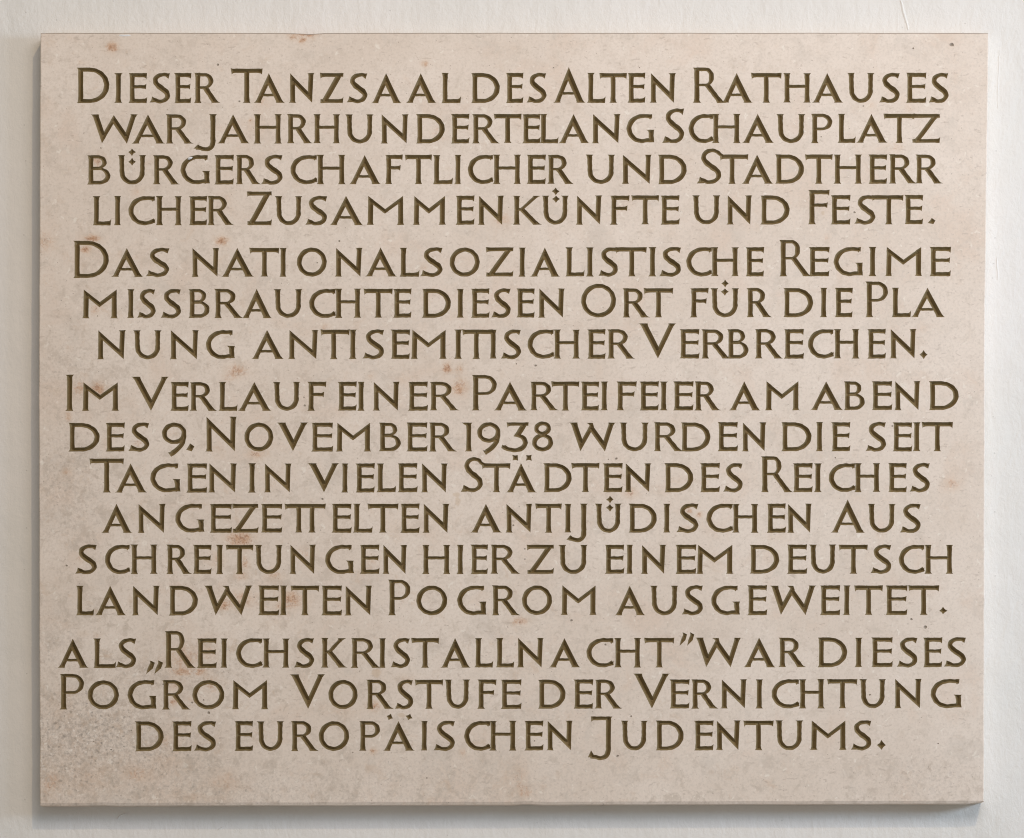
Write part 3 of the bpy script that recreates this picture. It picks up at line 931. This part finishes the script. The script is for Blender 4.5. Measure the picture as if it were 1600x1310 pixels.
pits = [(340.5, 101.5, 2.2), (157.5, 231.5, 1.4), (1487, 70, 3.6), (865, 106, 1.2), (999, 106, 1.1), (1427, 76, 1.8), (530, 377, 2.0), (495.5, 411, 1.3),
        (807, 569, 1.2), (837, 571.5, 2.0), (476, 634, 2.0), (475, 621, 1.3), (802, 821, 2.0), (820, 858, 1.4), (820, 874, 1.4), (835, 1158, 1.2),
        (893, 969.5, 2.2), (1424, 968, 2.2), (1446, 980, 3.2), (757.5, 673.5, 1.3), (965, 1181.5, 2.2), (1359, 1086, 1.8), (1335, 332, 2.0), (986, 1119.5, 1.8),
        (503.5, 780, 1.9), (374, 158.5, 1.8), (397, 933.5, 1.2), (104, 884, 1.8), (946, 1007.5, 2.0), (326, 1114, 2.6), (300, 1098, 2.0), (318, 1094, 1.4),
        (255, 1069.5, 1.6), (205, 1141.5, 1.2), (146, 1159, 1.2), (246, 1159, 1.3), (173.5, 1172, 1.6), (1466, 1162, 1.4), (1394, 666, 1.4), (793.5, 614, 1.4),
        (551, 1176, 1.2), (152.5, 494, 1.1), (667, 1216, 1.5), (1349, 166, 1.3), (1283, 214, 1.2), (776, 949, 1.8), (1305, 715.5, 1.4), (950.5, 718, 1.2), (963, 717, 2.2)]
pit_polys = []
for (x, y, r) in pits:
    a = np.linspace(0, 2*math.pi, 9, endpoint=False)
    rr = r * rng.uniform(.75, 1.2, 9)
    pit_polys.append(np.stack([x + rr*np.cos(a), y + rr*np.sin(a)*.85], 1))

gx, gy = np.meshgrid(np.arange(70, 1534, 5.0), np.arange(58, 1250, 5.0))
grid = np.stack([gx.ravel(), gy.ravel()], 1) + rng.uniform(-.8, .8, (gx.size, 2))
v, tris, cen = cdt(all_polys + pit_polys + [out], np.concatenate([grid, [(x, y) for x, y, r in pits]]))
keep = cover(cen, [out]) & ~cover(cen, all_polys)
faces = [tuple(int(i) for i in t) for t in tris[keep]]
fm = [int(k) for k in cover(cen[keep], pit_polys)]
depth = np.zeros(len(v))
for (x, y, r) in pits:
    depth[np.linalg.norm(v - (x, y), axis=1) < .3*r] = .45*r
verts = [W(a, b, d) for (a, b), d in zip(v, depth)]
faces = [f[::-1] for f in faces]
# arris bevel and the sides: rings of the outline going back to the wall
ring = []
for p in out:
    ring.append(int(np.linalg.norm(v - p, axis=1).argmin()))
n = len(ring)
BEVEL = ((.7, .35), (1.6, 1.8), (1.8, 12.0), (1.4, 36.5))
cur = ring
for grow, dep in BEVEL:
    cen = np.array((800, 653))
    nxt = []
    for i, p in enumerate(out):
        e = out[(i+1) % n] - out[i-1]
        nr = np.array((e[1], -e[0])) / (np.linalg.norm(e)+1e-9)
        if np.dot(nr, p-cen) < 0: nr = -nr
        nxt.append(len(verts))
        q = p + nr*grow + (np.array((0, 2.4)) if nr[1] > .7 and dep > 1 else 0)
        verts.append(W(q[0], q[1], dep))
    for i in range(n):
        j = (i+1) % n
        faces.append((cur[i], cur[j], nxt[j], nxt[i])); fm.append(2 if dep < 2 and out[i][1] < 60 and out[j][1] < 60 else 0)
    cur = nxt
slab = mesh_obj("stone_slab", verts, faces, [STONE, PIT, TOP_ARRIS], root, fm)

# masks for dirt and stains that belong to the stone
P2 = np.array([( vv[0]/MM + CX, CY - vv[2]/MM) for vv in verts])
stains = [(175, 74, 10, 8, .9), (195, 100, 4, 4, .5), (127, 97, 4, 3, .7), (458, 57, 7, 6, .8), (484, 54, 8, 5, 1.0), (472, 63, 7, 5, .9), (664, 100, 6, 5, .8),
          (410, 160, 9, 8, .45), (392, 189.5, 3, 3, .7), (682, 207, 10, 9, .45), (693, 218, 8, 6, .4), (900, 170, 14, 16, .25), (1400, 230, 14, 8, .45),
          (1360, 165, 9, 7, .4), (1420, 170, 12, 10, .35), (152, 253, 8, 9, .75), (213, 300, 10, 9, .4), (70, 378, 16, 18, .55), (145, 373, 13, 5, 1.0), (133, 390, 9, 7, .85),
          (347, 377, 10, 7, .95), (785, 342, 16, 12, .55), (662, 418, 5, 6, .5), (1292, 373, 4, 6, .5), (311, 466, 8, 6, .5), (151, 483, 15, 9, .55), (509, 511, 7, 4, .7),
          (370, 580, 20, 12, .65), (358, 590, 12, 7, .5), (698, 576, 9, 10, .85), (718, 578, 8, 9, .6), (718, 606, 14, 14, .75), (125, 607, 16, 12, .6), (153, 608, 12, 11, .85),
          (579, 590, 6, 6, .45), (630, 595, 6, 4, .4), (107, 545, 4, 3, .7), (270, 678, 8, 5, .5), (216, 693, 8, 6, .6), (398, 710, 11, 6, .75), (107, 652, 5, 9, .7), (104, 738, 9, 8, .5),
          (985, 770, 13, 10, .55), (1488, 756, 14, 9, .6), (1092, 805, 5, 4, .9), (1077, 797, 8, 8, .6), (1075, 825, 9, 4, .35), (375, 843, 24, 13, .8), (385, 838, 7, 7, .8), (340, 875, 12, 12, .5),
          (122, 872, 10, 7, .5), (383, 880, 7, 14, .6), (476, 868, 14, 14, .45), (580, 875, 14, 12, .4), (376, 900, 12, 8, .6), (430, 900, 13, 8, .6), (372, 938, 30, 16, .6), (350, 947, 10, 8, .8),
          (455, 937, 20, 16, .75), (440, 948, 14, 7, .6), (813, 970, 13, 7, .7), (806, 974, 8, 5, .6), (590, 1050, 8, 10, .4), (290, 1030, 30, 24, .55), (325, 1020, 16, 18, .5), (285, 1050, 18, 6, .8), (313, 1050, 10, 6, .8),
          (271, 1097, 6, 6, .9), (330, 1070, 14, 14, .55), (275, 1070, 14, 10, .5), (585, 1104, 10, 9, .7), (530, 1110, 40, 10, .35), (258, 1160, 9, 14, .5), (583, 1174, 6, 5, .85), (723, 1176, 5, 6, .6),
          (636, 1062, 14, 8, .4), (810, 1215, 14, 18, .45), (820, 1237, 12, 10, .6), (813, 1229, 5, 6, .7), (795, 1193, 16, 8, .35), (140, 1215, 60, 28, .35), (80, 1225, 16, 22, .55), (215, 1210, 26, 14, .5),
          (350, 1222, 24, 16, .45), (300, 1245, 40, 8, .35), (270, 1190, 30, 12, .3), (95, 1110, 20, 14, .3), (420, 975, 40, 8, .2), (1040, 840, 8, 30, .2), (1290, 1160, 20, 10, .2), (936, 585, 4, 14, .3), (1115, 880, 8, 12, .35), (1435, 882, 5, 6, .4)]
stain = np.zeros(len(P2))
for (x, y, rx, ry, k) in stains:
    stain = np.maximum(stain, k*np.exp(-(((P2[:, 0]-x)/rx)**2 + ((P2[:, 1]-y)/ry)**2) * .8))
tanp = [(627.5, 1117.5, 7, 4.5), (588, 1052, 8, 7), (714, 774, 6, 4), (716, 784, 4, 6), (710, 791, 5, 3), (1285, 333, 3, 3), (88, 612, 15, 12), (130, 990, 16, 10), (107, 1238, 10, 10)]
tan = np.zeros(len(P2))
for i, (x, y, rx, ry) in enumerate(tanp):
    tan = np.maximum(tan, (1 if i < 6 else .42)*np.exp(-((((P2[:, 0]-x)/rx)**2 + ((P2[:, 1]-y)/ry)**2)) ** 2))
grain = np.zeros(len(P2))
for (x, y, rx, ry, k) in [(130, 1150, 120, 75, 1.0), (230, 1180, 130, 60, .7), (100, 1215, 120, 50, .8), (100, 760, 60, 90, .45), (85, 1000, 60, 70, .35), (300, 1240, 220, 40, .55), (110, 590, 60, 60, .35), (1440, 1220, 90, 50, .3), (270, 1050, 120, 40, .5), (640, 1230, 300, 60, .25)]:
    grain = np.maximum(grain, k*np.exp(-(((P2[:, 0]-x)/rx)**2 + ((P2[:, 1]-y)/ry)**2)))
mottle = np.clip(0.62 - 0.40*(P2[:, 0]-150)/900 + .3*np.clip((P2[:, 1]-450)/700, -.4, 1), .26, .95)
mottle = np.maximum(mottle, .8*np.exp(-((P2[:, 1]-1255)/90)**2))
for nm, arr in (("stain", stain), ("tan", tan), ("grain", grain), ("mottle", mottle)):
    at = slab.data.attributes.new(nm, 'FLOAT', 'POINT')
    at.data.foreach_set("value", arr.astype(np.float32))


# ------------------------------------------------------------------ bits of plaster stuck to the stone
def fleck(cx, cy, rx, ry, dep, thick, label, seed):
    r_ = random.Random(seed)
    vs, fs = [W(cx, cy, dep-thick)], []
    m = 12
    for k, (sc, dz) in enumerate(((.55, .8), (1.0, -.35))):
        for i in range(m):
            a = 2*math.pi*i/m
            q = sc * r_.uniform(.8, 1.15)
            vs.append(W(cx+rx*q*math.cos(a), cy+ry*q*math.sin(a), dep - thick*dz))
    for i in range(m):
        j = (i+1) % m
        fs.append((0, 1+j, 1+i)); fs.append((1+i, 1+j, 1+m+j, 1+m+i))
    o = mesh_obj("plaster_fleck", vs, fs, [PLASTER], root)
    o["label"] = label


fleck(195, 55.6, 11, 1.9, 0.0, .7, "white plaster smear on the upper edge of the stone", 3)
fleck(295.5, 246.5, 5.5, 2.6, 1.4, 1.2, "white plaster crumb lodged in the letter G", 4)


# thick runs and crumbs of wall paint
def paint_run(pts, wid, thick, label):
    vs, fs = [], []
    for k, (x, y) in enumerate(pts):
        t = wid * (.35 + .65*math.sin(math.pi*min(1, (k+.6)/(len(pts)-.2))))
        for dx, dz in ((-1, 0.05), (-.45, -.75), (.1, -1), (.55, -.6), (1, 0.05)):
            vs.append(((x - CX + dx*t)*MM, THICK + dz*thick*MM, (CY - y)*MM))
    for k in range(len(pts)-1):
        for i in range(4):
            a = k*5+i
            fs.append((a, a+1, a+6, a+5))
    o = mesh_obj("paint_run", vs, fs, [WALL], wall)
    o["label"] = label
    for p in o.data.polygons:
        p.use_smooth = True


def wiggle(x, y0, y1, amp, seed, lean=0.0):
    r_ = random.Random(seed)
    n_ = max(5, int((y1-y0)/6))
    return [(x + lean*i/n_ + r_.uniform(-amp, amp), y0 + (y1-y0)*i/n_) for i in range(n_+1)]


paint_run(wiggle(1410, -12, 37, .7, 1, 13), 2.6, .9, "thick run of white paint above the right end of the plaque")
paint_run(wiggle(1566, 70, 160, .6, 2, -3), 1.0, .5, "thin vertical run of white paint right of the plaque")
paint_run(wiggle(1562, 395, 430, .8, 3, 2), 1.2, .8, "short run of white paint right of the plaque")
paint_run([(180.5, 1277), (184, 1272.5), (190, 1269.5), (194, 1270)], 1.8, 1.6, "crumb of white paint on the wall just under the stone")
paint_run([(338, 1295), (342, 1292), (347, 1289)], 1.1, 1.0, "small scratch of raised paint under the stone")
